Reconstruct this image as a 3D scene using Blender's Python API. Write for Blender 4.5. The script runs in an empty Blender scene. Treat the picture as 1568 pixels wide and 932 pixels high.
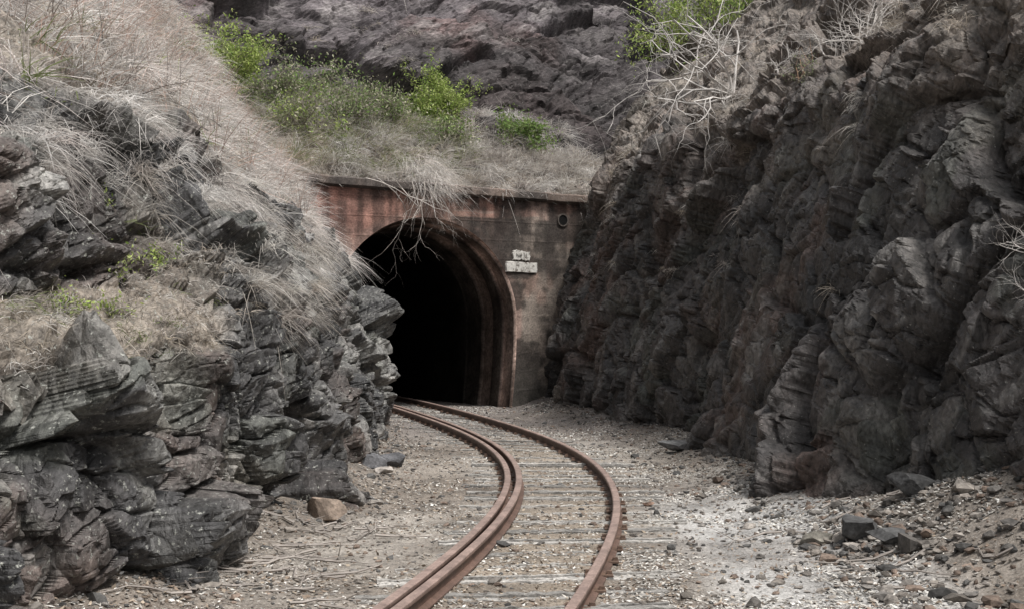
import bpy, math, numpy as np, time
T0=time.time()
rng=np.random.default_rng(11)
scene=bpy.context.scene
# ------------------------------------------------------------------ noise
def hsh(ix,iy,iz,s):
    n=(ix*73856093)^(iy*19349663)^(iz*83492791)^(s*39916801)
    n&=0xffffffff
    n=((n^(n>>13))*1274126177)&0xffffffff
    n^=n>>16
    n=(n*1103515245+12345)&0xffffffff
    n^=n>>15
    return n
def vnoise(P,seed):
    ip=np.floor(P).astype(np.int64); f=P-ip; f=f*f*(3-2*f)
    out=0
    for dx in (0,1):
        wx=f[:,0] if dx else 1-f[:,0]
        for dy in (0,1):
            wy=f[:,1] if dy else 1-f[:,1]
            for dz in (0,1):
                wz=f[:,2] if dz else 1-f[:,2]
                out=out+wx*wy*wz*(hsh(ip[:,0]+dx,ip[:,1]+dy,ip[:,2]+dz,seed)/2147483648.0-1.0)
    return out
def fbm(P,seed,octv=4,gain=.5):
    a=1.0;t=0;s=0
    for i in range(octv):
        t=t+a*vnoise(P*(2.03**i)+i*17.3,seed+i*7); s+=a; a*=gain
    return t/s
def ridge(P,seed,octv=3):
    a=1.0;t=0;s=0
    for i in range(octv):
        t=t+a*(1-2*np.abs(vnoise(P*(2.1**i)+i*11.3,seed+i*5))); s+=a; a*=.5
    return t/s
def worley(P,seed):
    ip=np.floor(P).astype(np.int64); f=P-ip; N=len(P)
    F1=np.full(N,9.);F2=np.full(N,9.);ID=np.zeros(N,np.int64);V=np.zeros((N,3))
    for dx in (-1,0,1):
        for dy in (-1,0,1):
            for dz in (-1,0,1):
                n=hsh(ip[:,0]+dx,ip[:,1]+dy,ip[:,2]+dz,seed)
                cx=dx+(n&1023)/1023.-f[:,0]; cy=dy+((n>>10)&1023)/1023.-f[:,1]; cz=dz+((n>>20)&1023)/1023.-f[:,2]
                d=cx*cx+cy*cy+cz*cz
                m=d<F1
                F2=np.where(m,F1,np.minimum(F2,d)); F1=np.where(m,d,F1)
                ID=np.where(m,n,ID)
                V[m,0]=-cx[m];V[m,1]=-cy[m];V[m,2]=-cz[m]
    return np.sqrt(F1),np.sqrt(F2),ID,V
def rnd(ID,k):
    z=np.zeros_like(ID)
    return hsh(ID,z+k,z,91+k)/4294967296.0
def facet(P,scale,seed,off):
    F1,F2,ID,V=worley(P/np.array(scale),seed)
    r=rnd(ID,1)
    t=np.stack([rnd(ID,2),rnd(ID,3),rnd(ID,4)*.7+.15],1)*2-1
    return (r-.5)*off+(V*t).sum(1)*1.7, np.clip(1-(F2-F1)/.09,0,1), rnd(ID,5)
def ss(x): x=np.clip(x,0,1); return x*x*(3-2*x)
def mix(a,b,t): return a+(b-a)*t[:,None]
C=lambda *a: np.array(a,float)
# ------------------------------------------------------------------ mesh helpers
def mk(name,V,F,mat,col=None,smooth=False,parent=None):
    V=np.asarray(V,np.float32);F=np.asarray(F,np.int32);k=F.shape[1]
    me=bpy.data.meshes.new(name)
    me.vertices.add(len(V)); me.vertices.foreach_set('co',V.ravel())
    me.loops.add(F.size); me.loops.foreach_set('vertex_index',F.ravel())
    me.polygons.add(len(F)); me.polygons.foreach_set('loop_start',np.arange(0,F.size,k,dtype=np.int32))
    me.update(calc_edges=True)
    me.polygons.foreach_set('use_smooth',np.full(len(F),smooth))
    if col is not None:
        a=me.color_attributes.new(name='Col',type='FLOAT_COLOR',domain='POINT')
        c=np.ones((len(V),4),np.float32); c[:,:3]=np.clip(col,0,1); a.data.foreach_set('color',c.ravel())
    me.materials.append(mat)
    o=bpy.data.objects.new(name,me); scene.collection.objects.link(o)
    if parent: o.parent=parent
    return o
def gridfaces(n,m):
    i=np.arange(n-1)[:,None]*m+np.arange(m-1)[None,:]
    return np.stack([i,i+1,i+1+m,i+m],-1).reshape(-1,4)
def gnormals(G):
    a=np.gradient(G,axis=0);b=np.gradient(G,axis=1)
    n=np.cross(a,b); n/=np.linalg.norm(n,axis=2,keepdims=True)+1e-9
    return n,np.linalg.norm(np.cross(a,b),axis=2)
def blur(d,shape,k=1):
    g=d.reshape(shape)
    for _ in range(k):
        p=np.pad(g,1,mode='edge')
        g=(p[1:-1,1:-1]*4+p[:-2,1:-1]*2+p[2:,1:-1]*2+p[1:-1,:-2]*2+p[1:-1,2:]*2+p[:-2,:-2]+p[2:,2:]+p[:-2,2:]+p[2:,:-2])/16
    return g.ravel()
# ------------------------------------------------------------------ materials
def newmat(name):
    m=bpy.data.materials.new(name); m.use_nodes=True
    nt=m.node_tree; b=nt.nodes['Principled BSDF']; return m,nt,b
def N(nt,t,**k):
    n=nt.nodes.new(t)
    for a,v in k.items():
        if hasattr(n,a): setattr(n,a,v)
        else: n.inputs[a].default_value=v
    return n
def ramp(nt,src,stops):
    r=nt.nodes.new('ShaderNodeValToRGB'); e=r.color_ramp.elements
    while len(e)<len(stops): e.new(.5)
    for x,(p,c) in zip(e,stops):
        x.position=p; x.color=(c,c,c,1) if not isinstance(c,tuple) else (*c,1)
    nt.links.new(src,r.inputs[0]); return r.outputs[0]
def mul(nt,a,b,fac=1.0,mode='MULTIPLY'):
    m=nt.nodes.new('ShaderNodeMix'); m.data_type='RGBA'; m.blend_type=mode
    m.inputs[0].default_value=fac
    nt.links.new(a,m.inputs[6])
    if isinstance(b,tuple): m.inputs[7].default_value=(*b,1)
    else: nt.links.new(b,m.inputs[7])
    return m
def surface_mat(name,rough=.8,spec=.3,scales=(3,18),contrast=(.45,1.5),bump=.5,bdist=.03,bscale=9,specks=None,stretch=None,vor=None,vd=.05):
    m,nt,b=newmat(name); L=nt.links
    at=N(nt,'ShaderNodeAttribute',attribute_name='Col')
    tc=N(nt,'ShaderNodeTexCoord'); co=tc.outputs['Object']
    if stretch:
        m1=N(nt,'ShaderNodeMapping'); m1.inputs['Rotation'].default_value=stretch[0]
        mp=N(nt,'ShaderNodeMapping'); mp.inputs['Scale'].default_value=stretch[1]
        L.new(co,m1.inputs[0]); L.new(m1.outputs[0],mp.inputs[0]); co2=mp.outputs[0]
    else: co2=co
    out=at.outputs['Color']
    for s in scales:
        n=N(nt,'ShaderNodeTexNoise'); n.inputs['Scale'].default_value=s; n.inputs['Detail'].default_value=4; n.inputs['Roughness'].default_value=.65
        L.new(co2,n.inputs['Vector'])
        r=ramp(nt,n.outputs[0],[(.3,contrast[0]),(.7,contrast[1])])
        out=mul(nt,out,r).outputs[2]
    if specks:
        for (sc,lo,hi,colr) in specks:
            n=N(nt,'ShaderNodeTexNoise'); n.inputs['Scale'].default_value=sc; n.inputs['Detail'].default_value=3; n.inputs['Roughness'].default_value=.7
            L.new(co,n.inputs['Vector'])
            r=ramp(nt,n.outputs[0],[(lo,0.),(hi,1.)])
            mm=mul(nt,out,colr,1,'MIX'); L.new(r,mm.inputs[0]); out=mm.outputs[2]
    L.new(out,b.inputs['Base Color'])
    b.inputs['Roughness'].default_value=rough; b.inputs['Specular IOR Level'].default_value=spec
    nb=N(nt,'ShaderNodeTexNoise'); nb.inputs['Scale'].default_value=bscale; nb.inputs['Detail'].default_value=6; nb.inputs['Roughness'].default_value=.75
    L.new(co2,nb.inputs['Vector'])
    bp=N(nt,'ShaderNodeBump'); bp.inputs['Strength'].default_value=bump; bp.inputs['Distance'].default_value=bdist
    L.new(nb.outputs[0],bp.inputs['Height']); last=bp
    if vor:
        v=N(nt,'ShaderNodeTexVoronoi'); v.feature='DISTANCE_TO_EDGE'; v.inputs['Scale'].default_value=vor
        L.new(co2,v.inputs['Vector'])
        b2=N(nt,'ShaderNodeBump'); b2.inputs['Strength'].default_value=.9; b2.inputs['Distance'].default_value=vd
        L.new(v.outputs['Distance'],b2.inputs['Height']); L.new(last.outputs[0],b2.inputs['Normal']); last=b2
    L.new(last.outputs[0],b.inputs['Normal'])
    return m
SA=math.radians(40)
M_rockL=surface_mat('grey_rock',.5,.5,(3.5,26),(.42,1.7),1.,.045,11,[(24,.60,.68,(.37,.375,.34))],stretch=((math.radians(-25),0,0),(1,.5,.8)),vor=7,vd=.07)
M_rockR=surface_mat('dark_rock',.5,.5,(4,28),(.42,1.7),1.,.045,12,[(30,.65,.71,(.32,.31,.285))],stretch=((-SA,0,0),(1,.6,.45)),vor=7,vd=.07)
M_hill=surface_mat('hill_rock',.8,.3,(1.5,12),(.5,1.6),.9,.09,5,[(12,.62,.72,(.2,.19,.18))],stretch=((0,math.radians(28),0),(.5,.5,1.8)))
M_ground=surface_mat('gravel_soil',.95,.15,(1.5,30),(.6,1.4),.9,.02,40,[(70,.60,.68,(.50,.485,.455)),(45,.59,.67,(.085,.075,.067))])
M_conc=surface_mat('stained_concrete',.85,.25,(4,25),(.6,1.4),.5,.02,14)
M_conc_dark=surface_mat('tunnel_lining',.9,.1,(3,15),(.5,1.5),.6,.03,8)
M_rail=surface_mat('rusty_steel',.6,.5,(6,50),(.7,1.35),.3,.004,60)
M_wood=surface_mat('weathered_timber',.9,.2,(5,40),(.6,1.4),.7,.01,30)
M_stone=surface_mat('stone',.85,.3,(6,30),(.6,1.5),.6,.02,20)
M_white=surface_mat('flaking_white_paint',.8,.2,(10,),(.75,1.2),.2,.005,30,[(14,.52,.62,(.18,.16,.14))])
def veg_mat(name,tr=.25):
    m,nt,b=newmat(name); L=nt.links
    at=N(nt,'ShaderNodeAttribute',attribute_name='Col')
    L.new(at.outputs['Color'],b.inputs['Base Color']); b.inputs['Roughness'].default_value=.75; b.inputs['Specular IOR Level'].default_value=.2
    if tr:
        t=N(nt,'ShaderNodeBsdfTranslucent'); L.new(at.outputs['Color'],t.inputs[0])
        ms=N(nt,'ShaderNodeMixShader'); ms.inputs[0].default_value=tr
        L.new(b.outputs[0],ms.inputs[1]); L.new(t.outputs[0],ms.inputs[2])
        L.new(ms.outputs[0],nt.nodes['Material Output'].inputs[0])
    return m
M_veg=veg_mat('foliage',.3); M_twig=veg_mat('bare_wood',0); M_litter=veg_mat('leaf_litter',0); M_grass=veg_mat('dry_grass_blades',.40)

# ------------------------------------------------------------------ lofts
def loft(secs,nD,rows,D0,D1):
    Ds=np.array([s[0] for s in secs],float); K=len(secs[0][1])
    A=np.array([s[1] for s in secs],float)
    D=D0*(D1/D0)**np.linspace(0,1,nD)
    Dm=np.linspace(D0,D1,400)
    Ai=np.zeros((nD,K,2))
    for k in range(K):
        for c in range(2):
            y=np.interp(Dm,Ds,A[:,k,c]); w=9
            yp=np.convolve(np.pad(y,(w//2,w//2),mode='edge'),np.ones(w)/w,mode='valid')
            Ai[:,k,c]=np.interp(D,Dm,yp)
    u=np.concatenate([np.linspace(k,k+1,r,endpoint=False) for k,r in enumerate(rows)]+[[K-1]])
    G=np.zeros((nD,len(u),3)); G[:,:,1]=D[:,None]
    ku=np.clip(u.astype(int),0,K-2); fu=u-ku
    for c,ax in ((0,0),(1,2)):
        G[:,:,ax]=Ai[:,ku,c]*(1-fu)+Ai[:,ku+1,c]*fu
    return G,D,u
left=[
(4,[(-3.4,-.3),(-3.5,1),(-3.9,1.6),(-5,1.9),(-5.5,3.0),(-8,5),(-15,11)]),
(8,[(-2.9,-.3),(-2.9,.9),(-3.0,1.55),(-4.0,1.9),(-4.4,3.0),(-6.6,4.8),(-14,11)]),
(9.4,[(-2.35,-.3),(-2.45,.9),(-2.65,1.55),(-3.5,1.95),(-3.9,3.05),(-6.0,4.9),(-14,11)]),
(10.4,[(-2.4,-.3),(-2.45,.9),(-2.6,1.6),(-3.3,2.0),(-3.7,3.15),(-5.8,5.0),(-14,11.5)]),
(11.7,[(-2.95,-.3),(-2.6,.9),(-2.5,1.75),(-3.05,2.2),(-3.5,3.3),(-5.6,5.2),(-14,12)]),
(12.6,[(-2.1,-.3),(-2.05,1.0),(-2.35,1.95),(-2.8,2.5),(-3.35,3.4),(-5.5,5.4),(-14,12.5)]),
(14,[(-1.85,-.3),(-1.95,1.1),(-2.35,2.1),(-2.7,2.7),(-3.35,3.5),(-5.5,5.6),(-13.5,12.5)]),
(16,[(-1.75,-.3),(-1.95,1.2),(-2.4,2.25),(-2.75,2.9),(-3.4,3.6),(-5.6,6.0),(-13,13)]),
(20,[(-1.9,-.3),(-2.15,1.4),(-2.65,2.5),(-3.1,3.1),(-3.75,3.8),(-6.2,6.8),(-13,13)]),
(25.7,[(-2.3,-.3),(-2.5,1.3),(-3.2,2.7),(-3.7,3.4),(-4.3,4.3),(-6.9,7.7),(-13,14)]),
(28,[(-3.6,-.3),(-3.7,1.5),(-4.0,3.1),(-4.2,3.8),(-4.6,4.8),(-7,8.2),(-13,14)]),
(31.5,[(-5.1,-.3),(-5.1,1.5),(-5.1,3.4),(-5.1,4.2),(-5.1,5),(-7.4,8.6),(-13,14)])]
right=[
(4,[(5.2,-.3),(5.3,1.6),(6,4.5),(6.8,5.4),(9.0,8),(16,15)]),
(8,[(4.7,-.3),(4.8,1.5),(5.5,4.4),(6.4,5.3),(8.6,8),(16,15)]),
(10,[(4.1,-.3),(4.3,1.2),(4.9,4.2),(5.7,5.0),(8.0,8),(15,15)]),
(11.85,[(3.4,-.3),(3.75,1.3),(4.6,4.25),(5.3,5.1),(7.6,8),(15,15)]),
(12.8,[(3.0,-.3),(3.45,1.4),(4.4,4.4),(5.1,5.2),(7.6,8.2),(15,15)]),
(14.8,[(2.6,-.3),(3.05,1.5),(4.1,4.5),(4.8,5.3),(7.4,8.5),(15,15)]),
(18.8,[(2.65,-.3),(3.05,1.6),(3.95,4.7),(4.7,5.5),(7.4,9),(15,16)]),
(24,[(2.25,-.3),(2.55,2),(3.15,4.9),(4.1,5.8),(7.4,9.8),(15,17)]),
(28.5,[(1.2,-.3),(1.55,2),(2.3,5.0),(3.6,6.2),(7.6,10.5),(15,17)]),
(33,[(.65,-.3),(1.05,2),(1.9,5.0),(3.2,6.6),(8,11.5),(15,18)]),
(37,[(.65,-.3),(1.0,2),(1.9,5.0),(3.0,7),(8,12.5),(15,18)])]

def rockify(G,amps,seed,aniso=None,k=1):
    n,_=gnormals(G); P=G.reshape(-1,3).copy()
    W=np.stack([fbm(P*.9,seed+3,3),fbm(P*.9+31,seed+4,3),fbm(P*.9+77,seed+5,3)],1)
    Q=P+W*.25
    if aniso is not None: Q=Q@aniso.T
    d=np.zeros(len(P));cr=np.zeros(len(P));tint=[]
    for i,(sc,a,off) in enumerate(amps):
        f,c,r=facet(Q,sc,seed+i*13,off)
        if i<2: f=blur(f,G.shape[:2],k)
        d+=a*f; cr+=a*c*(.6 if i else .4); tint.append(r)
    return n,P,Q,d,cr,tint
# left
def rotx(a): return np.array([[1,0,0],[0,math.cos(a),math.sin(a)],[0,-math.sin(a),math.cos(a)]])
G,D,u=loft(left,900,(120,110,60,80,90,26),4.5,31.5)
nrm,P,Q,d,cr,tint=rockify(G,(((1.1,2.1,1.6),.30,.8),((.5,1.0,.8),.20,.6),((.23,.44,.34),.085,.4),((.1,.2,.15),.028,.35)),101,rotx(math.radians(32)))
nv=nrm.reshape(-1,3); nv=nv*np.sign(nv[:,2:3]*.01+nv[:,0:1]+1e-6)
U=np.tile(u,(len(D),1)).ravel(); DD=P[:,1]
pn=fbm(P*.8,55,3)
bench=ss((U-2.1+pn*.4)/.15)*(1-ss((U-2.9+pn*.3)/.2))*(1-ss((DD-11.3)/1.4))
bench=np.maximum(bench,.5*ss((pn-.2)*6)*(U>1.9)*(DD>12))
slope=ss((U-3.98+pn*.5+1.1*ss((DD-14.5)/4.5))/.3)
rockm=np.clip(1-.7*bench-.85*slope,0.1,1)
soft=np.clip(bench+slope,0,1)
P2=P+nv*((d-cr)*rockm+fbm(P*1.2,9,4)*.12+slope*fbm(P*.7,12,3)*.35)[:,None]
P2[:,2]+=soft*fbm(P*4,19,3)*.06
t=tint[1]
rc=mix(C(.047,.046,.047),C(.135,.131,.127),t**1.5); rc=mix(rc,C(.14,.103,.085),ss((fbm(P*.7,77,3)-.06)*4)*.55)
rc=mix(rc,C(.28,.275,.255),ss((fbm(P*C(2.5,1.5,1.5),78,4)-.16)*5)*.45)
rc=mix(rc,C(.13,.14,.115),ss((fbm(P*C(1.5,1.5,1.5)+4,80,3)-.15)*5)*.35)
rc=mix(rc,C(.26,.25,.235),(tint[2]>.87)*.5)
rc=mix(rc,C(.022,.022,.023),ss((fbm(P*C(1.2,1.2,.8)+9,79,4)+.0)*5)*.6)
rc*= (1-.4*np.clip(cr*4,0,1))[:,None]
sc_=mix(C(.14,.118,.095),C(.27,.235,.195),fbm(P*3,44,3)*.5+.5)
col=mix(rc,sc_,soft*.85)
LG=P2.reshape(G.shape)
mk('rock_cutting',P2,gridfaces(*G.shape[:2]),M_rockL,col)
Ln,La=gnormals(LG); Ln=Ln*np.sign(Ln[:,:,2:3]+1e-6)
LU,LD=U,DD; Lsoft=soft
print('left',time.time()-T0)
# right
G,D,u=loft(right,860,(110,200,60,80,26),4.5,37)
nrm,P,Q,d,cr,tint=rockify(G,(((1.6,2.3,2.6),.24,.7),((.6,1.0,1.05),.13,.45),((.27,.46,.42),.055,.35),((.115,.2,.18),.021,.35)),301,rotx(SA))
nv=nrm.reshape(-1,3); nv=nv*np.sign(-nv[:,0:1]+nv[:,2:3]*.01+1e-6)
U=np.tile(u,(len(D),1)).ravel(); DD=P[:,1]
pn=fbm(P*.8,155,3)
soft=ss((U-2.3+pn*.9)/.3)*(1-.75*ss((U-3.0+pn*.9)/.3))
soft=soft*(.1+.8*ss(fbm(P*.9,156,3)*4+.3))
smooth=ss((fbm(P*C(.35,.3,.4),401,2))*3+.5)*(U<1.9)*ss((22-DD)/6)
amp=np.clip((1-.6*soft)*(1-.5*smooth)*(1+.5*ss((U-2.2)/.5)),.1,1.6)
gro=ridge(Q*C(2.2,2.4,.5),411,3)
P2=P+nv*((d-cr)*amp+(gro*.05)*(1-.6*soft)+fbm(P*.7,209,4)*.16)[:,None]
P2[:,2]+=soft*fbm(P*4,219,3)*.06
rc=mix(C(.035,.0325,.032),C(.075,.068,.065),tint[1]**1.4)
rc=mix(rc,C(.12,.080,.065),ss((fbm(P*.6,177,3)-.02)*3)*.55)
rc=mix(rc,C(.185,.178,.168),ss((fbm(Q*C(3,4.5,.8),178,4)-.12)*5)*.45)
rc=mix(rc,C(.085,.095,.078),ss((fbm(P*C(1.3,1.3,1.3)+4,180,3)-.15)*5)*.35)
rc=mix(rc,C(.15,.14,.13),(tint[2]>.9)*.5)
rc=mix(rc,C(.018,.018,.018),ss((fbm(Q*C(1.2,1.6,.5)+9,179,4)-.03)*5)*.6)
up=ss((U-1.6+pn*.8)/.8); rc=mix(rc,C(.175,.143,.12),up*.55)
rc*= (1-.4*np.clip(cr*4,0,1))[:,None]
sc_=mix(C(.17,.145,.12),C(.30,.265,.23),fbm(P*3,144,3)*.5+.5)
col=mix(rc,sc_,soft*.65)
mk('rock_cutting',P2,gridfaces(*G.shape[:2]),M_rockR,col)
RG=P2.reshape(G.shape); Rn,Ra=gnormals(RG); Rn=Rn*np.sign(Rn[:,:,2:3]+1e-6); RU,RD,Rsoft=U,DD,soft
print('right',time.time()-T0)
# ------------------------------------------------------------------ portal frame
A=math.radians(32); ca,sa=math.cos(A),math.sin(A); PO=C(-1.85,31.3,0)
def p2w(L): 
    L=np.asarray(L,float); o=np.empty_like(L)
    o[...,0]=PO[0]+L[...,0]*ca-L[...,1]*sa; o[...,1]=PO[1]+L[...,0]*sa+L[...,1]*ca; o[...,2]=L[...,2]; return o
sw=np.linspace(-16,20,620); q=np.concatenate([np.linspace(.12,4,110,endpoint=False),np.linspace(4,12,240,endpoint=False),np.linspace(12,60,40)])
zq=np.interp(q,[0,.6,1.5,2.6,3.6,5,8,12,20,60],[4.78,5.15,5.9,6.5,6.9,8.7,11.6,14.5,19,40])
G=np.zeros((len(sw),len(q),3)); G[:,:,0]=sw[:,None]; G[:,:,1]=q[None]; G[:,:,2]=zq[None]
G=p2w(G)
a2=math.radians(28); R2=np.array([[math.cos(a2),0,math.sin(a2)],[0,1,0],[-math.sin(a2),0,math.cos(a2)]])
nrm,P,Qh,d,cr,tint=rockify(G,(((5.5,4,1.7),.5,.8),((2.2,2,.8),.17,.6),((.8,.7,.4),.055,.4),((.33,.3,.18),.022,.4)),501,R2)
nv=nrm.reshape(-1,3); nv=nv*np.sign(nv[:,2:3]+1e-6)
Q=np.tile(q,(len(sw),1)).ravel(); pn=fbm(P*.5,255,3)
SWf=np.repeat(sw,len(q))
soft=1-ss((Q-3.2+pn*1.4+1.3*ss((SWf-1.5)/2))/.5)
amp=np.clip(1-soft,.05,1)*np.clip(Q/1.,0,1)
P2=P+nv*((d-cr)*amp+(ridge(Qh*C(.5,.5,1.6),511,4)*.10)*(1-soft)+fbm(P*.45,309,4)*.4*np.clip(Q/2,0,1)+soft*fbm(P*2.5,310,3)*.08*np.clip(Q,0,1))[:,None]
rc=mix(C(.080,.070,.074),C(.14,.124,.128),tint[1]); rc=mix(rc,C(.125,.074,.066),ss((fbm(P*.4,277,3)-.04)*3)*.55)
rc=mix(rc,C(.21,.195,.19),ss((fbm(Qh*C(.8,.8,2.5),279,4)-.10)*5)*.5)
dk=np.clip(ss((fbm(P*.3+9,278,3)-.02)*4)*.8+ss((SWf-1.0)/1.5)*ss((6.8-Q+pn*2)/1.5)*.9,0,1)
rc=mix(rc,C(.031,.027,.027),dk*.85)
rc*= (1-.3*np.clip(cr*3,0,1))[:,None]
sc_=mix(C(.16,.135,.11),C(.27,.235,.195),fbm(P*2,244,3)*.5+.5)
col=mix(rc,sc_,soft*.85)
HG=P2.reshape(G.shape); Hn,Ha=gnormals(HG); Hn=Hn*np.sign(Hn[:,:,2:3]+1e-6); HQ=Q; HS=SWf; Hsoft=soft
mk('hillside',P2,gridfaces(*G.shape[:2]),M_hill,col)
print('hill',time.time()-T0)
# ------------------------------------------------------------------ track path
kd=C(4,7,9,11.16,13.05,16.4,19.7,23.3,26.55,28.9,31.3,34,38)
kx=C(-1.05,-.45,-.135,.17,.364,.53,.33,-.33,-1.03,-1.52,-2.1,-3.0,-4.7)
pc=np.polyfit(kd-20,kx,6); cx=lambda y: np.polyval(pc,np.asarray(y)-20)
# ------------------------------------------------------------------ ground
bL=lambda y: np.interp(y,[s[0] for s in left],[s[1][0][0] for s in left])
bR=lambda y: np.interp(y,[s[0] for s in right],[s[1][0][0] for s in right])
def gz(x,y):
    P=np.stack([x,y,np.zeros_like(x)],1)
    inn=(y>3)&(y<38)
    r=(.22+.50*ss((13.2-y)/2.5))*ss((x-(bR(y)-.85-.5*ss((13.5-y)/3)))/(1.1+.5*ss((13.5-y)/3)))
    l=.16*ss(((bL(y)+.45)-x)/.7)
    z=(r+l)*inn*ss((34-y)/2+.5)
    dt=np.abs(x-cx(np.clip(y,4,38)))
    side=ss((dt-.9)/.8)
    z=z+fbm(P*1.3,601,3)*.035*side+fbm(P*6,602,3)*(.009+.018*side)+fbm(P*22,603,2)*(.006+.006*side)
    return z*np.where(inn,1,.3)
xs=np.concatenate([[-400,-150,-60,-25,-12],np.linspace(-6,6.5,460),[12,25,60,150,400]])
ys=np.concatenate([[-400,-100,-30,-10,0,3],4.5*(33/4.5)**np.linspace(0,1,680),[36,40,50,80,150,400]])
X,Y=np.meshgrid(xs,ys,indexing='ij'); x=X.ravel();y=Y.ravel(); z=gz(x,y)
P=np.stack([x,y,z],1)
col=mix(C(.215,.186,.158),C(.31,.282,.25),ss(fbm(P*.9,611,4)*1.3+.5))
dt=np.abs(x-cx(np.clip(y,4,38)))
col=mix(col,C(.29,.243,.192),(1-ss((dt-.45)/.3))*.65)
col=mix(col,C(.44,.435,.425),ss((x-1.1)/.6)*ss((17-y)/4)*(1-ss((x-2.7)/.5))*.85)
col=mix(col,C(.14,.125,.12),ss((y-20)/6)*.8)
col=mix(col,C(.14,.12,.103),ss((fbm(P*.7,613,3)-.1)*4)*.4)
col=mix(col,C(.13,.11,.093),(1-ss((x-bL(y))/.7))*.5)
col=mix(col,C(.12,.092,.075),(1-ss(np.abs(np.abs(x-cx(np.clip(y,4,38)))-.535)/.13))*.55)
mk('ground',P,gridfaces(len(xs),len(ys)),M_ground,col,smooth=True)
# ------------------------------------------------------------------ railway track
track=bpy.data.objects.new('railway_track',None); scene.collection.objects.link(track)
yy=np.linspace(4,37,260); xc=cx(yy); dxy=np.gradient(xc,yy); tn=np.stack([dxy,np.ones_like(yy)],1); tn/=np.linalg.norm(tn,axis=1,keepdims=True)
nr=np.stack([tn[:,1],-tn[:,0]],1)
prof=np.array([(-.055,0),(.055,0),(.055,.012),(.01,.025),(.01,.085),(.034,.094),(.034,.118),(.026,.125),(-.026,.125),(-.034,.118),(-.034,.094),(-.01,.085),(-.01,.025),(-.055,.012)])
def rail(name,off,zo=0,y0=0,y1=99,sc=1.0):
    s=(yy>=y0)&(yy<=y1); c=np.stack([xc,yy],1)[s]; n_=nr[s]; k=len(prof)
    V=np.zeros((len(c),k,3)); V[:,:,:2]=c[:,None]+n_[:,None]*(off+prof[:,0]*sc)[None,:,None]; V[:,:,2]=.005+zo+prof[:,1]*sc
    V=V.reshape(-1,3); i=np.arange(len(c)-1)[:,None]*k; j=np.arange(k)[None]
    F=np.stack([i+j,i+(j+1)%k,i+k+(j+1)%k,i+k+j],-1).reshape(-1,4)
    top=np.tile(prof[:,1]>.11,len(c))
    cc=mix(C(.11,.068,.052),C(.235,.172,.148),top*1.0)*(1+.25*fbm(V*C(3,3,3),700,3))[:,None]
    mk(name,V,F,M_rail,cc,parent=track)
rail('rail_outer',.555); rail('rail_inner',-.555); rail('check_rail',-.555+.125,.012,4,32.5)
VV=[];FF=[];CC=[]
box=np.array([(-1,-1,-1),(1,-1,-1),(1,1,-1),(-1,1,-1),(-1,-1,1),(1,-1,1),(1,1,1),(-1,1,1)],float)
bf=np.array([(0,1,2,3),(4,5,6,7),(0,1,5,4),(1,2,6,5),(2,3,7,6),(3,0,4,7)])
s=4.2; nb_=0
while s<36:
    c=float(cx(s)); sl=float(np.polyval(np.polyder(pc),s-20)); ang=-math.atan(sl)+rng.normal(0,.025)
    L=1.04+rng.normal(0,.04); w=.11+rng.normal(0,.01); off=rng.normal(.07,.05)
    ns=36; xl=np.linspace(-L,L,ns)+off; zt=.010+rng.normal(0,.006)
    cuts=np.sort(np.concatenate([[-1,1],rng.uniform(-.5,.5,2)]))
    for ci in range(3):
        a_,b_=cuts[ci]*w+.006,cuts[ci+1]*w-.006
        if b_-a_<.02: continue
        P=np.zeros((ns,4,3)); e1=a_+rng.normal(0,.006,ns); e2=b_+rng.normal(0,.006,ns); zz=zt+rng.normal(0,.005)+rng.normal(0,.004,ns)
        P[:,0]=np.stack([xl,e1,np.full(ns,-.1)],1);P[:,1]=np.stack([xl,e1,zz],1);P[:,2]=np.stack([xl,e2,zz],1);P[:,3]=np.stack([xl,e2,np.full(ns,-.1)],1)
        P=P.reshape(-1,3); ct,st=math.cos(ang),math.sin(ang)
        P=np.stack([c+P[:,0]*ct+P[:,1]*st, s-P[:,0]*st+P[:,1]*ct, P[:,2]],1)
        i=np.arange(ns-1)[:,None]*4; j=np.arange(3)[None]
        FF.append(np.stack([i+j,i+j+1,i+5+j,i+4+j],-1).reshape(-1,4)+nb_)
        VV.append(P); nb_+=len(P); g=rng.uniform(.18,.38); CC.append(np.tile(C(g,g*.96,g*.9),(len(P),1)))
    s+=.60+rng.normal(0,.02)
mk('sleepers',np.concatenate(VV),np.concatenate(FF),M_wood,np.concatenate(CC),parent=track)
VV=[];FF=[];k=0
s=4.2
while s<34:
    c=float(cx(s))
    for off in (-.555,.555):
        for sd in (-.075,.075):
            B=box*C(.018,.022,.02)+C(c+off+sd,s+rng.normal(0,.02),.03); VV.append(B);FF.append(bf+k);k+=8
        B=box*C(.1,.08,.006)+C(c+off,s,.022); VV.append(B);FF.append(bf+k);k+=8
    s+=.60
V=np.concatenate(VV); mk('rail_spikes',V,np.concatenate(FF),M_rail,np.tile(C(.11,.07,.05),(len(V),1)),parent=track)
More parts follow.
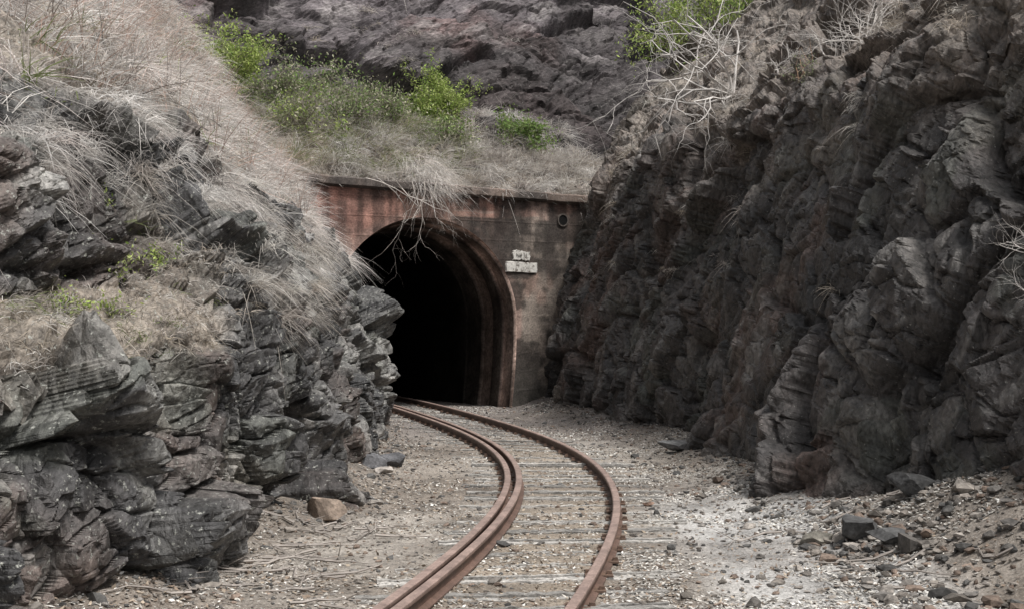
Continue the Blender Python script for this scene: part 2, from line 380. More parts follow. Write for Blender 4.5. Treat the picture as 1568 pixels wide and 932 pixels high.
# ------------------------------------------------------------------ tunnel portal
portal=bpy.data.objects.new('tunnel_portal',None); scene.collection.objects.link(portal)
portal.location=PO; portal.rotation_euler=(0,0,A)
W=2.29; ZC=1.96; HT=2.24
th=np.concatenate([np.linspace(-1,0,60,endpoint=False),np.linspace(0,1,240,endpoint=False),np.linspace(1,2,61)])
def arch(w=W,h=HT,zb=0.):
    x=np.zeros(len(th));z=np.zeros(len(th))
    for i,t_ in enumerate(th):
        if t_<0: zz=ZC+t_*(ZC-zb+.3); x[i]=w*math.sqrt(max(0,1-((ZC-zz)/6.0)**2)); z[i]=zz
        elif t_<=1: x[i]=w*math.cos(math.pi*t_); z[i]=ZC+h*math.sin(math.pi*t_)
        else: zz=ZC-(t_-1)*(ZC-zb+.3); x[i]=-w*math.sqrt(max(0,1-((ZC-zz)/6.0)**2)); z[i]=zz
    return x,z
ax_,az_=arch()
tt=np.linspace(0,1,len(th)); ZT=4.78
ox=np.interp(tt,[0,.28,.72,1],[6.5,6.5,-5,-5]); oz=np.interp(tt,[0,.28,.72,1],[-.3,ZT,ZT,-.3])
m=np.linspace(0,1,110)**1.0
V=np.zeros((len(th),len(m),3)); V[:,:,0]=ax_[:,None]*(1-m)+ox[:,None]*m; V[:,:,2]=az_[:,None]*(1-m)+oz[:,None]*m
S=V.shape; V=V.reshape(-1,3); 
def portal_col(V):
    w,z=V[:,0],V[:,2]; P=V*1.0
    n1=fbm(P*C(1.1,1,.9),801,5); n2=fbm(P*C(2.2,1,1.2)+5,802,5); n3=fbm(P*C(.8,1,7),803,4)
    base=mix(C(.175,.140,.118),C(.28,.238,.203),ss(n1*1.2+.5))
    pink=mix(C(.41,.215,.172),C(.35,.245,.205),ss(n1*2+.5))
    leftm=ss((1.0-w+n1*1.5)/2.0)
    topm=ss((z-4.15+n3*.5)/.15)
    c=mix(base,pink,np.clip(leftm*ss((z-3.4+n1*.8)/.8)+topm*ss((4.6-w+n1)/2)*.75+leftm*.45,0,1)*.95)
    c=mix(c,C(.27,.16,.125),ss((fbm(P*C(1.6,1,.7)+3,807,4)-.05)*4)*.5)
    rd=np.sqrt((w/W)**2+((z-ZC)/HT)**2); ring=(1-ss((rd-1.05)/.04))*ss((rd-.9)*20)
    c=mix(c,C(.37,.245,.205),ring*.6)
    dark=ss((n2+.08+.30*((z<4.25)&(z>2.9))*ss((w+.3)/1)+n3*.4)*3.5)*(1-.45*leftm)
    c=mix(c,C(.045,.039,.035),dark*.84)
    band=ss((n3-.0)*5)*(z<4.4)*.35; c=mix(c,C(.38,.34,.30),band*(w>.2)*(z>3.2)*(1-dark))
    c=mix(c,C(.042,.034,.031),ss((fbm(P*C(5,1,.3),805,3)+.10)*4)*ss((z-2.0)/2.2)*.6)
    c=mix(c,C(.08,.08,.072),(1-ss(z/1.4+n1*.3))*.4)
    return c
P=V.copy(); P[:,1]+=fbm(V*2,811,3)*.02 - .004*(np.abs(((V[:,2]+.02)%.42)-.21)>.195)
mk('headwall',P,gridfaces(S[0],S[1]),M_conc,portal_col(V),parent=portal)
nx=240; xs_=np.linspace(-5,6.5,nx); tilt=4.98-(xs_+2.4)*.016
prof2=[(0.0,-.22),(-.09,-.20),(-.14,-.17),(-.14,-.03),(-.11,0),(.5,.02),(.5,-.3)]
V=np.zeros((nx,len(prof2),3))
for k,(yy_,zz_) in enumerate(prof2):
    V[:,k,0]=xs_;V[:,k,1]=yy_;V[:,k,2]=tilt+zz_
n_=fbm(V.reshape(-1,3)*3,821,4); V=V.reshape(-1,3); V[:,2]+=n_*.03;V[:,1]+=n_*.03
c=mix(C(.09,.077,.07),C(.20,.155,.13),ss(fbm(V*C(1.5,1,1),822,4)*1.5+.4))
mk('coping',V,gridfaces(nx,len(prof2)),M_conc,c,parent=portal)
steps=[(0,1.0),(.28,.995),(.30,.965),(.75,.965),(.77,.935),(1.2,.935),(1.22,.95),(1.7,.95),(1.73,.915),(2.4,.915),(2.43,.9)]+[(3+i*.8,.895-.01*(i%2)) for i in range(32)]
stc=[1.5,1.4,.5,.95,.28,.36,.8,.65,.2,.15,.06]+[.04]*2+[.018]*30  # band tones, then fading to black: tunnel shade painted in by depth
V=[];CCc=[]
last=0;px,py=0.,0.
for (dpt,rs),cc in zip(steps,stc):
    dd=dpt-last; last=dpt
    hd=math.radians(-8)+min(dpt,24)*math.radians(1.5)
    px-=math.sin(hd)*dd; py+=math.cos(hd)*dd
    x_,z_=arch(W*rs,HT*rs)
    h2=hd if dpt>.1 else 0
    V.append(np.stack([px+x_*math.cos(h2),py+x_*math.sin(h2),z_],1))
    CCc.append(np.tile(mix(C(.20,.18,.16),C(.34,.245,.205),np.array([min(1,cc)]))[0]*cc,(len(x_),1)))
V=np.stack(V); S=V.shape; V=V.reshape(-1,3); CCc=np.concatenate(CCc)
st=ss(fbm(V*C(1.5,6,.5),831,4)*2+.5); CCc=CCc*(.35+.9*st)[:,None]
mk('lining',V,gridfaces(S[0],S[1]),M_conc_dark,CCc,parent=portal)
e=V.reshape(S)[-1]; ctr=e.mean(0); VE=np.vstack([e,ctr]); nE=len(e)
mk('far_end',VE,np.array([(i,i+1,nE) for i in range(nE-1)]),M_conc_dark,np.tile(C(.02,.02,.02),(nE+1,1)),parent=portal)  # cap closing the bore, interior shade painted as near-black
def plate(name,w0,z0,w,h,rot=0,rag=.06):
    nx,nz=40,16; a,b=np.meshgrid(np.linspace(-1,1,nx),np.linspace(-1,1,nz),indexing='ij')
    ab=np.stack([a.ravel()*4,b.ravel()*3,b.ravel()*0+w0+z0],1)
    ex=1+rag*fbm(ab,9,3).reshape(a.shape); ez=1+rag*3*fbm(ab+9,10,3).reshape(a.shape)
    V=np.stack([w0+a*w/2*ex,np.full(a.shape,-.035),z0+b*h/2*ez+a*rot],-1)
    V[0,:,1]=.03;V[-1,:,1]=.03;V[:,0,1]=.03;V[:,-1,1]=.03
    V=V.reshape(-1,3)
    return mk(name,V,gridfaces(nx,nz),M_white,np.tile(C(.60,.58,.54),(len(V),1)),parent=portal)
plate('name_plate',2.43,3.17,.86,.25,-.01); plate('number_plate',2.42,3.44,.48,.22,-.01,.2)
def text(s_,w0,z0,size):
    cu=bpy.data.curves.new('lettering','FONT'); cu.body=s_; cu.size=size; cu.extrude=.004; cu.align_x='CENTER'
    o=bpy.data.objects.new('lettering',cu); scene.collection.objects.link(o); o.parent=portal
    o.location=(w0,-.045,z0); o.rotation_euler=(math.radians(90),0,0)
    mt,nt,b=newmat('faded_black_paint'); b.inputs['Base Color'].default_value=(.25,.24,.22,1); b.inputs['Roughness'].default_value=.9
    cu.materials.append(mt)
text('No 11',2.42,3.40,.12)
k=28; V=[];F=[]
for r,dy in ((.15,.02),(.15,-.045),(.12,-.045),(.12,-.028),(.0001,-.028)):
    a=np.linspace(0,2*math.pi,k,endpoint=False); V.append(np.stack([3.55+r*np.cos(a),np.full(k,dy),4.28+r*np.sin(a)],1))
V=np.concatenate(V)
for i in range(4):
    for j in range(k): F.append((i*k+j,i*k+(j+1)%k,(i+1)*k+(j+1)%k,(i+1)*k+j))
c=np.tile(C(.10,.085,.075),(len(V),1)); c[3*k:]=.004  # inner disc near-black: shade of the hole put into its colour
mk('drain_pipe',V,np.array(F),M_conc,c,parent=portal)
print('portal',time.time()-T0)
# ------------------------------------------------------------------ scatter helpers
def pick(Gd,Nn,Ar,wt,n):
    w=Ar.ravel()*wt; w=np.maximum(w,0); c=np.cumsum(w); c/=c[-1]
    i=np.searchsorted(c,rng.random(n)); return Gd.reshape(-1,3)[i],Nn.reshape(-1,3)[i]
def unit(v): return v/(np.linalg.norm(v,axis=-1,keepdims=True)+1e-9)
def blades(roots,norms,per,length,spread,width,cols,droop=.5,clump=.08,bias=None,jit=.3):
    n=len(roots)*per
    Ls=np.repeat(rng.uniform(length[0],length[1],len(roots)),per)*rng.uniform(.4,1.1,n)
    r=np.repeat(roots,per,0)+rng.normal(0,clump,(n,3))*C(1,1,.3)
    base=np.repeat(unit(norms*.6+C(0,0,1)+rng.normal(0,jit,norms.shape)+(0 if bias is None else bias)),per,0)
    dr=unit(base+rng.normal(0,spread,(n,3)))
    hz=dr*C(1,1,0)
    side=unit(np.cross(dr,rng.normal(0,1,(n,3))))
    V=np.zeros((n,4,2,3)); 
    for k_,t_ in enumerate((0,.38,.72,1.)):
        p=r+dr*(Ls*t_)[:,None]+C(0,0,-1)*(droop*Ls*t_*t_)[:,None]+hz*(Ls*.25*t_*t_)[:,None]
        w=width*(1,.85,.55,.12)[k_]
        V[:,k_,0]=p-side*w/2; V[:,k_,1]=p+side*w/2
    b=np.arange(n)[:,None]*8
    F=np.concatenate([np.stack([b[:,0]+2*k_,b[:,0]+2*k_+1,b[:,0]+2*k_+3,b[:,0]+2*k_+2],1) for k_ in range(3)])
    ci=rng.integers(0,len(cols),len(roots)); tc=np.array(cols)[ci]*rng.uniform(.7,1.15,(len(roots),1))
    c=np.repeat(tc,per,0)*rng.uniform(.75,1.25,(n,1))
    c=np.repeat(c,8,0).reshape(n,8,3)*np.array([.7,.7,.88,.88,1,1,1.1,1.1])[None,:,None]
    return V.reshape(-1,3),F,c.reshape(-1,3)
def join(parts):
    o=0;V=[];F=[];Cc=[]
    for v,f,c in parts: V.append(v);F.append(f+o);Cc.append(c);o+=len(v)
    return np.concatenate(V),np.concatenate(F),np.concatenate(Cc)
white=[(.84,.815,.785),(.80,.77,.735),(.72,.675,.63),(.78,.71,.67),(.60,.575,.54),(.50,.475,.45)]
pale=[(.70,.67,.62),(.76,.73,.69),(.60,.55,.49),(.64,.58,.53),(.52,.49,.45)]
tan=[(.48,.42,.34),(.40,.36,.31),(.52,.46,.39),(.36,.33,.30)]
green=[(.22,.26,.11),(.27,.31,.15),(.34,.34,.22)]
parts=[]
Lf=LG.reshape(-1,3)
zone=ss((LU-4.0+1.1*ss((LD-14.5)/4.5))/.3)*(LD>9)
patch=ss(fbm(Lf*C(.9,.9,.9),901,4)*5+.35)
r_,n_=pick(LG,Ln,La,zone*(patch+.06)*(LU<5.7),3000); parts.append(blades(r_,n_,30,(.2,.7),.7,.010,white,.45,.08,C(.0,0,.4),.8))
r_,n_=pick(LG,Ln,La,zone*(LU<5.7),650); parts.append(blades(r_,n_,46,(.45,.95),.5,.010,white[:4],.65,.04,C(0,0,.3),.6))
r_,n_=pick(LG,Ln,La,zone*(LU<5.7),900); parts.append(blades(r_,n_,14,(.4,.95),.3,.009,[(.60,.43,.36),(.64,.51,.45),(.42,.36,.32)],.2,.1,C(0,0,.5)))
r_,n_=pick(LG,Ln,La,zone*(LU<5.7),420); parts.append(blades(r_,n_,18,(.25,.5),.5,.012,green+tan,.3,.1))
zb=Lsoft*(LU>1.8)*(LU<3.4)*(LD>7.5)*(LD<18); r_,n_=pick(LG,Ln,La,zb,440); parts.append(blades(r_,n_,18,(.05,.22),.8,.006,tan+pale+green[:1],.5,.06))
tz=(LU>1.6)*(LU<3.9)*(LD>12)*ss((fbm(Lf*1.3,903,2)-.12)*7)
r_,n_=pick(LG,Ln,La,tz,190); parts.append(blades(r_,n_,60,(.2,.5),.6,.006,pale,.8,.05,C(.7,0,-.2)))
r_,n_=pick(LG,Ln,La,(LU>2.1)*(LU<3.6)*(LD>14)*(LD<26)*ss((fbm(Lf*1.0,911,2)-.05)*6),220); parts.append(blades(r_,n_,60,(.3,.65),.6,.007,white,.9,.05,C(.6,0,-.1)))
r_,n_=pick(LG,Ln,La,(LU>3.6)*(LU<4.1)*(LD>9)*ss((fbm(Lf*1.1,907,2))*5),150); parts.append(blades(r_,n_,50,(.25,.55),.6,.007,white,.8,.06,C(.7,0,-.1)))
hz_=(HS>-9)*(HS<8); Hf=HG.reshape(-1,3)
r_,n_=pick(HG,Hn,Ha,hz_*(HQ<4.0)*(Hsoft>.4),1400); parts.append(blades(r_,n_,26,(.3,.8),.6,.012,pale+tan[:2]+[(.3,.27,.25)],.35,.08,None,.6))
r_,n_=pick(HG,Hn,Ha,(HS>-.2)*(HS<5.5)*(HQ<1.1)*ss(fbm(Hf*.9,908,2)*5+.3),400); parts.append(blades(r_,n_,46,(.3,.75),.6,.011,white,.8,.1,C(sa*.7,-ca*.7,0)))
r_,n_=pick(HG,Hn,Ha,(HS>-2)*(HS<5.5)*(HQ<3),240); parts.append(blades(r_,n_,56,(.4,.85),.6,.011,white,.6,.05))
r_,n_=pick(HG,Hn,Ha,hz_*(HQ<4.2)*(HQ>.6)*(HS<2),700); parts.append(blades(r_,n_,28,(.3,.85),.6,.013,green,.35,.10))
r_,n_=pick(HG,Hn,Ha,(HS>-12)*(HS<10)*(HQ>4.5)*(HQ<12)*ss(fbm(Hf*.7,904,2)*4-.8),140); parts.append(blades(r_,n_,24,(.2,.5),.6,.012,tan+pale,.6,.12))
Rf=RG.reshape(-1,3)
r_,n_=pick(RG,Rn,Ra,(RD>8)*(Rsoft>.3)*(RU<3.3)*ss((fbm(Rf*.9,905,2)-.05)*5),230); parts.append(blades(r_,n_,34,(.15,.45),.7,.008,pale+tan,.7,.06,C(-.3,0,0)))
r_,n_=pick(RG,Rn,Ra,(RD>8)*(RU>2.9)*(RU<4.7)*ss((fbm(Rf*.7,906,2)-.05)*5),260); parts.append(blades(r_,n_,26,(.2,.5),.6,.010,pale+tan,.6,.1))
r_,n_=pick(RG,Rn,Ra,(RD>9)*(RU>1.2)*(RU<2.1)*ss((fbm(Rf*1.2,909,2)-.15)*6),60); parts.append(blades(r_,n_,36,(.1,.3),.7,.006,pale+tan,.9,.05,C(-.6,0,0)))
V,F,c=join(parts); mk('dry_grass',V,F,M_grass,c,smooth=True)
print('grass',len(F),time.time()-T0)
# ------------------------------------------------------------------ woody plants
def snap(p,Gd):
    g=Gd.reshape(-1,3); d2=((g-C(*p))**2).sum(1); return g[d2.argmin()].copy()
def snapxy(x,y,Gd):
    g=Gd.reshape(-1,3); d2=(g[:,0]-x)**2+(g[:,1]-y)**2; return g[d2.argmin()].copy()
def tubes(segs,sides=4):
    S_=np.array(segs); p0=S_[:,0:3];p1=S_[:,3:6];r0=S_[:,6];r1=S_[:,7]
    d=unit(p1-p0); a=unit(np.cross(d,np.where(np.abs(d[:,2:3])>.9,C(1,0,0),C(0,0,1)))); b=np.cross(d,a)
    V=np.zeros((len(S_),2,sides,3))
    for k in range(sides):
        t_=2*math.pi*k/sides; o=a*math.cos(t_)+b*math.sin(t_)
        V[:,0,k]=p0+o*r0[:,None];V[:,1,k]=p1+o*r1[:,None]
    base=np.arange(len(S_))[:,None]*2*sides; k=np.arange(sides)[None]
    F=np.stack([base+k,base+(k+1)%sides,base+sides+(k+1)%sides,base+sides+k],-1).reshape(-1,4)
    return V.reshape(-1,3),F
def grow(segs,tips,p,d,L,r,depth,wig,grav,kids=3,fork=.7):
    n=5; 
    for i in range(n):
        d=unit(d+rng.normal(0,wig,3)+C(0,0,grav)); q_=p+d*L/n
        r1=r*(1-.5*(i+1)/n); r0=r*(1-.5*i/n)
        segs.append((*p,*q_,r0,r1)); p=q_
        if depth<=1: tips.append(p)
        if depth>0 and i>=1 and rng.random()<kids/n*1.4:
            dd=unit(d+rng.normal(0,fork,3)); grow(segs,tips,p,dd,L*rng.uniform(.5,.8),r1*.7,depth-1,wig,grav,kids,fork)
    if depth==0: tips.append(p)
def leaves(tips,n,sp,size,cols):
    t_=np.array(tips); i=rng.integers(0,len(t_),n); c_=t_[i]+rng.normal(0,sp,(n,3))
    a=unit(rng.normal(0,1,(n,3))+C(0,0,.3)); b=unit(np.cross(a,rng.normal(0,1,(n,3)))); s_=rng.uniform(.6,1.3,(n,1))*size
    V=np.stack([c_-a*s_,c_+b*s_*.4,c_+a*s_,c_-b*s_*.4],1).reshape(-1,3); F=np.arange(4*n).reshape(-1,4)
    tipc=np.array(cols)[rng.integers(0,len(cols),len(t_))]*rng.uniform(.7,1.2,(len(t_),1))
    c=tipc[i]*rng.uniform(.7,1.3,(n,1)); return V,F,np.repeat(c,4,0)
def shrub(name,root,h,stems,spread,nl,lsize,cols,stemc,depth=2,lsp=.07,wig=.16,r=.018,grav=.02,lean=(0,0,0)):
    segs=[];tips=[]
    for _ in range(stems):
        d=unit(C(rng.normal(0,spread),rng.normal(0,spread),1)+C(*lean))
        grow(segs,tips,root+C(rng.normal(0,.08),rng.normal(0,.08),-.05),d,h*rng.uniform(.6,1.),r,depth,wig,grav)
    V,F=tubes(segs); c=np.tile(C(*stemc),(len(V),1))*rng.uniform(.8,1.2,(len(V),1))
    parts=[(V,F,c)]
    if nl: parts.append(leaves(tips,nl,lsp,lsize,cols))
    V,F,c=join(parts); return mk(name,V,F,M_veg if nl else M_twig,c)
yg=[(.30,.39,.10),(.37,.45,.14),(.22,.32,.08),(.42,.47,.19)]
gg=[(.18,.28,.08),(.25,.31,.12),(.15,.23,.07)]
dg=[(.25,.29,.16),(.37,.37,.25),(.46,.43,.34),(.21,.26,.13),(.32,.29,.24)]
gb=(.25,.22,.19); gw=(.6,.57,.54)
shrub('green_shrub',snapxy(-6.3,31.2,LG),1.0,14,.45,7000,.040,yg,gb,2,lsp=.09)
shrub('green_shrub',snapxy(-1.75,35.2,HG),1.1,26,.3,11000,.036,yg,gb,2,lsp=.05,grav=.05)
shrub('green_shrub',snapxy(.15,34.6,HG),.55,16,1.0,3400,.045,gg,gb,2)
shrub('green_shrub',snapxy(-4.6,31.6,HG),.8,10,.7,1500,.042,dg+yg,gb,2,lsp=.1)
shrub('green_shrub',snapxy(-3.6,32.6,HG),.8,12,.7,2000,.04,dg+gg,gb,2,lsp=.12)
shrub('green_shrub',snapxy(-2.9,33.4,HG),.7,10,.7,1700,.04,dg+gg,gb,2,lsp=.1)
shrub('green_shrub',snapxy(-5.2,33.0,HG),.9,10,.7,1900,.042,dg+gg,gb,2,lsp=.12)
shrub('green_shrub',snapxy(-3.9,33.8,HG),.9,10,.7,1900,.042,dg+gg,gb,2,lsp=.12)
shrub('green_shrub',snapxy(-1.6,33.6,HG),.6,10,.7,1300,.042,dg+gg,gb,2,lsp=.12)
shrub('green_tree',snapxy(4.6,32.0,RG),1.8,6,.35,3600,.05,gg+yg,gb,3,lsp=.15,r=.035)
shrub('green_tree',snapxy(4.2,36,RG),1.6,6,.4,2600,.05,yg,gb,2,lsp=.14,r=.03)
root=snap((3.9,25.0,5.8),RG); segs=[];tips=[]
for dvec,L in (((-.75,-.1,.75),1.7),((-.45,0,1),1.9),((-1,-.2,.15),1.7),((-.9,-.3,-.2),1.5),((-.3,-.3,1),1.7),((.1,0,1),1.5),((-.8,-.1,.4),1.8),((-.6,-.4,-.6),1.3),((-.9,-.2,.9),1.8),((-.75,-.3,-.35),1.4)):
    grow(segs,tips,root.copy(),unit(C(*dvec)),L,.026,3,.24,-.06,2.6,.75)
V,F=tubes(segs); mk('dead_tree',V,F,M_twig,np.tile(C(.60,.57,.54),(len(V),1))*rng.uniform(.6,1.1,(len(V),1)))
for (x_,y_,h_,st) in ((4.6,18.2,.8,14),(5.0,17.0,.8,14),(4.7,20.5,.8,10),(5.4,15.6,.7,10),(4.2,22.5,.6,8),(5.6,22,.9,10),(5.2,13.2,.6,8),(5.6,19,.9,10),(5.0,15,.6,8),(3.6,24.5,.6,8)):
    shrub('dead_shrub',snapxy(x_,y_,RG),h_,st,.7,0,0,None,gw,2,wig=.22,r=.009)
for (x_,y_,h_) in ((-5.2,30,.8),(-3.4,25.5,.4),(-4.1,27.5,.6),(-2.8,21,.35),(-4.4,31,.7),(-3.4,17,.4),(-2.4,15,.3),(-5.6,26,.7),(-5.0,22,.6),(-4.6,18,.5),(-5.8,24,.7)):
    shrub('dead_shrub',snapxy(x_,y_,LG),h_,9,.8,0,0,None,gw,2,wig=.22,r=.007)
for (x_,y_,h_) in ((-3.0,32.0,.6),(-.4,33.4,.8),(.6,33.8,.8),(1.4,34.4,.7),(-1.2,33,.6),(0,35,.8)):
    shrub('dead_shrub',snapxy(x_,y_,HG),h_,12,.8,0,0,None,(.42,.39,.36),2,wig=.22,r=.009)
for p_ in ((3.9,10.9,2.4),(3.85,10.7,1.9)):
    shrub('dead_shrub',snap(p_,RG),.4,4,.4,0,0,None,gw,2,wig=.2,r=.004,lean=(-1.6,0,.2))
segs=[];tips=[]
for w_,L_,dv in ((-1.6,1.7,(1,-.15,-.35)),(-.9,1.2,(.6,-.15,-.8)),(-.5,1.0,(.3,-.15,-1)),(-.2,.9,(.1,-.1,-1)),(-1.3,1.3,(.8,-.15,-.6)),(.1,.8,(-.1,-.1,-1))):
    grow(segs,tips,p2w(C(w_,-.22,4.95)),(p2w(C(*dv))-PO)/np.linalg.norm(dv),L_,.012,3,.2,-.07,2.2,.7)
V,F=tubes(segs); mk('hanging_twigs',V,F,M_twig,np.tile(C(.50,.46,.42),(len(V),1)))
for (p_,h_) in (((-3.5,11.6,2.2),.22),((-3.2,11.3,2.1),.3),((-3.0,12.1,2.3),.2),((-2.9,10.6,1.9),.15),((-3.4,11.9,2.8),.2),((-3.2,10.2,1.9),.15)):
    shrub('weed',snap(p_,LG),h_,8,.6,260,.018,yg,gb,1,lsp=.03,r=.004)
shrub('dry_stalks',snap((4.3,20.2,5.1),RG),.55,14,.35,0,0,None,(.45,.3,.2),1,r=.008)
shrub('weed',snap((4.1,19.5,5.1),RG),.3,10,.5,500,.02,dg,gb,1,lsp=.04,r=.004)
print('shrubs',time.time()-T0)
# ------------------------------------------------------------------ litter, stones
def litter(x,y,size,cols):
    n=len(x); z=gz(x,y)+.010; c_=np.stack([x,y,z],1)
    a=unit(np.stack([rng.normal(0,1,n),rng.normal(0,1,n),rng.normal(0,.25,n)],1)); up=unit(C(0,0,1)+rng.normal(0,.35,(n,3)))
    b=unit(np.cross(a,up)); s_=rng.uniform(.5,1.4,(n,1))*size; w_=rng.uniform(.25,.6,(n,1))
    V=np.stack([c_-a*s_,c_+b*s_*w_,c_+a*s_+up*s_*.2,c_-b*s_*w_],1).reshape(-1,3)
    cc=np.array(cols)[rng.integers(0,len(cols),n)]*rng.uniform(.6,1.2,(n,1)); return V,np.arange(4*n).reshape(-1,4),np.repeat(cc,4,0)
lc=[(.66,.645,.61),(.54,.52,.48),(.36,.30,.235),(.22,.17,.13),(.45,.425,.385)]
def rand_ground(n,fn):
    out=[]
    while sum(len(o) for o in out)<n:
        y=5*(33/5)**rng.random(n); x=rng.uniform(-4.5,5.5,n); k=rng.random(n)<fn(x,y); k&=(x>bL(y)-.6)&(x<bR(y)+.8); out.append(np.stack([x[k],y[k]],1))
    o=np.concatenate(out)[:n]; return o[:,0],o[:,1]
offr=lambda x,y:(np.abs(np.abs(x-cx(y))-.555)>.08)
pat=lambda x,y:ss(fbm(np.stack([x,y,x*0],1)*1.2,950,3)*2.5+.35)
x,y=rand_ground(40000,lambda x,y:offr(x,y)*pat(x,y)*(.2+1.2*ss((x-1.0)/.8)*ss((18-y)/6)+.5*ss((x-cx(y)-.6)/.4)))
V1=litter(x,y,.017,lc[:2]+lc[4:]+lc[:2])
x,y=rand_ground(28000,lambda x,y:offr(x,y)*(.25+pat(x,y)*.5)); V2=litter(x,y,.02,lc[2:]+lc[3:4])
V,F,c=join([V1,V2]); mk('fallen_leaves',V,F,M_litter,c)
phi=(1+5**.5)/2
ico=unit(np.array([(-1,phi,0),(1,phi,0),(-1,-phi,0),(1,-phi,0),(0,-1,phi),(0,1,phi),(0,-1,-phi),(0,1,-phi),(phi,0,-1),(phi,0,1),(-phi,0,-1),(-phi,0,1)]))
icf=np.array([(0,11,5),(0,5,1),(0,1,7),(0,7,10),(0,10,11),(1,5,9),(5,11,4),(11,10,2),(10,7,6),(7,1,8),(3,9,4),(3,4,2),(3,2,6),(3,6,8),(3,8,9),(4,9,5),(2,4,11),(6,2,10),(8,6,7),(9,8,1)])
def stones(pos,size,cols,squash=.6):
    n=len(pos); V=ico[None]*rng.uniform(.5,1.25,(n,12,1))*rng.uniform(.5,1.3,(n,1,3))*C(1,1,squash)
    t_=rng.uniform(0,6.28,n); c_,s_=np.cos(t_)[:,None],np.sin(t_)[:,None]
    V=np.stack([V[...,0]*c_-V[...,1]*s_,V[...,0]*s_+V[...,1]*c_,V[...,2]],-1)*size[:,None,None]+pos[:,None]
    F=(icf[None]+np.arange(n)[:,None,None]*12).reshape(-1,3)
    cc=np.array(cols)[rng.integers(0,len(cols),n)]*rng.uniform(.6,1.3,(n,1)); return V.reshape(-1,3),F,np.repeat(cc,12,0)
scn=[(.14,.13,.12),(.19,.17,.15),(.08,.078,.075),(.22,.20,.18),(.17,.13,.105)]
edge=lambda x,y:np.clip(np.exp(-np.abs(x-bL(y)-.1)/.3)+np.exp(-np.abs(x-bR(y)+.2)/.35),0,1)
x,y=rand_ground(15000,lambda x,y:offr(x,y)*(.18+edge(x,y))); s_=rng.gamma(2,.007,len(x))+.005
st1=stones(np.stack([x,y,gz(x,y)+s_*.2],1),s_,scn)
x,y=rand_ground(360,lambda x,y:(.08+edge(x,y)*.8)*(np.abs(x-cx(y))>.9)); s_=np.minimum(rng.gamma(2,.016,len(x))+.02,.09)
st2=stones(np.stack([x,y,gz(x,y)+s_*.2],1),s_,scn[:3])
V,F,c=join([st1,st2]); mk('gravel',V,F,M_stone,c)
n=1000; x=np.concatenate([rng.normal(2.75,.22,200),rng.uniform(2.3,4.4,800)]); y=np.concatenate([rng.normal(11.2,.4,200),rng.uniform(8.8,12.2,800)])
s_=rng.gamma(2.0,.012,n)+.01; V,F,c=stones(np.stack([x,y,gz(x,y)+s_*.35],1),s_,scn); mk('rubble',V,F,M_stone,c)
import bmesh
def boulder(x,y,s_,colr,sq=.75,seed=0):
    bm=bmesh.new(); bmesh.ops.create_icosphere(bm,subdivisions=4,radius=1); V=np.array([v.co for v in bm.verts]); F=np.array([[v.index for v in f.verts] for f in bm.faces]); bm.free()
    r=np.random.default_rng(seed)
    for _ in range(18):
        nn=unit(r.normal(0,1,3)); o=r.uniform(.35,.65); dd=V@nn-o; V=V-np.outer(np.maximum(dd,0),nn)
    V=V+V*(fbm(V*3+seed,990,3)*.06)[:,None]; V*=s_*C(1.3,1,sq)
    z=float(gz(np.array([x]),np.array([y]))[0]); V=V+C(x,y,z+s_*.25)
    mk('boulder',V,F,M_stone,np.tile(C(*colr),(len(V),1))*(1+.4*fbm(V*8,3,3))[:,None])
boulder(-1.72,13.2,.22,(.19,.15,.12),1.1,1); boulder(-1.5,18.2,.26,(.08,.08,.085),.7,2); boulder(-1.75,17.6,.26,(.1,.1,.105),.7,3)
boulder(-1.55,17.2,.16,(.36,.33,.30),.5,4); boulder(2.72,11.3,.24,(.07,.07,.07),.8,5); boulder(2.45,11.6,.18,(.15,.14,.12),.7,6); boulder(2.9,10.9,.18,(.09,.09,.09),.7,14)
boulder(3.9,10.6,.1,(.28,.21,.17),.7,7); boulder(2.25,19.6,.24,(.12,.12,.12),.5,9); boulder(1.35,14.3,.06,(.18,.12,.09),.6,10)
boulder(3.3,11.7,.26,(.06,.06,.06),.6,12)
segs=[];tips=[]
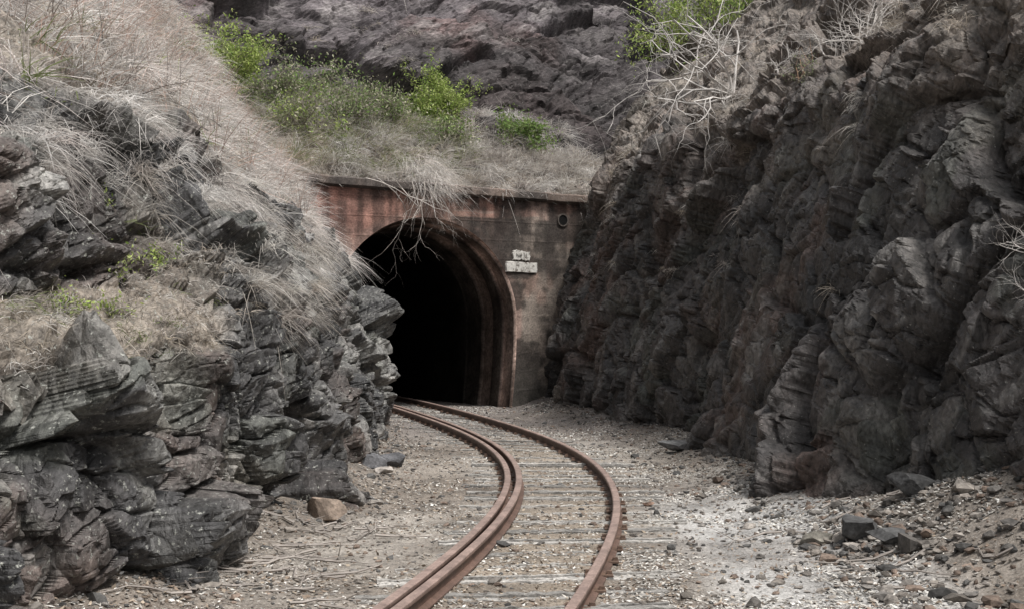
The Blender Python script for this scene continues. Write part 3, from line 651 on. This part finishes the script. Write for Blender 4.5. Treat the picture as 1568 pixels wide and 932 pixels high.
for _ in range(56):
    if _<40: x_=rng.uniform(-2.4,-1.1);y_=rng.uniform(9,13.2)
    else: x_=rng.uniform(2.0,3.6);y_=rng.uniform(9.5,13)
    p=C(x_,y_,float(gz(np.array([x_]),np.array([y_]))[0])+.03); d=unit(C(rng.normal(0,1),rng.normal(0,.6),.0)); L=rng.uniform(.3,.8)
    for i in range(5):
        d=unit((d+rng.normal(0,.2,3))*C(1,1,.2)); q_=p+d*L/5; q_[2]=float(gz(q_[0:1],q_[1:2])[0])+.015+rng.uniform(0,.015); segs.append((*p,*q_,.011*(1-i*.15),.011*(1-(i+1)*.15))); p=q_
        if rng.random()<.4: e_=p+unit(rng.normal(0,1,3)*C(1,1,.2)+C(0,0,.1))*.2; segs.append((*p,*e_,.005,.002))
V,F=tubes(segs); mk('fallen_branches',V,F,M_twig,np.tile(C(.3,.27,.245),(len(V),1))*rng.uniform(.6,1.3,(len(V),1)))
# ------------------------------------------------------------------ light & camera
w=bpy.data.worlds.new('World'); scene.world=w; w.use_nodes=True; nt=w.node_tree; bg=nt.nodes['Background']
sky=nt.nodes.new('ShaderNodeTexSky'); sky.sky_type='NISHITA'; sky.sun_disc=False; EL=64; AZ=130
sky.sun_elevation=math.radians(EL); sky.sun_rotation=math.radians(AZ); sky.dust_density=4; sky.air_density=1
hs=nt.nodes.new('ShaderNodeHueSaturation'); hs.inputs['Saturation'].default_value=.18
nt.links.new(sky.outputs[0],hs.inputs['Color']); nt.links.new(hs.outputs[0],bg.inputs[0]); bg.inputs[1].default_value=.15
sl=bpy.data.lights.new('sun','SUN'); sl.energy=3.9; sl.angle=math.radians(13); sl.color=(1,.965,.925)
so=bpy.data.objects.new('sun',sl); scene.collection.objects.link(so)
from mathutils import Vector
az=math.radians(AZ); el=math.radians(EL)
sv=Vector((math.sin(az)*math.cos(el),math.cos(az)*math.cos(el),math.sin(el)))
so.rotation_euler=sv.to_track_quat('Z','Y').to_euler(); so.location=(10,-10,30)
cd=bpy.data.cameras.new('camera'); co=bpy.data.objects.new('camera',cd); scene.collection.objects.link(co)
co.location=(0,0,1.75); co.rotation_euler=(math.radians(90+1.016),0,0); cd.sensor_width=36; cd.lens=50.5; cd.clip_end=2000; cd.clip_start=.1
scene.camera=co
scene.view_settings.view_transform='Standard'; scene.view_settings.look='None'; scene.view_settings.exposure=0
print('done',time.time()-T0)
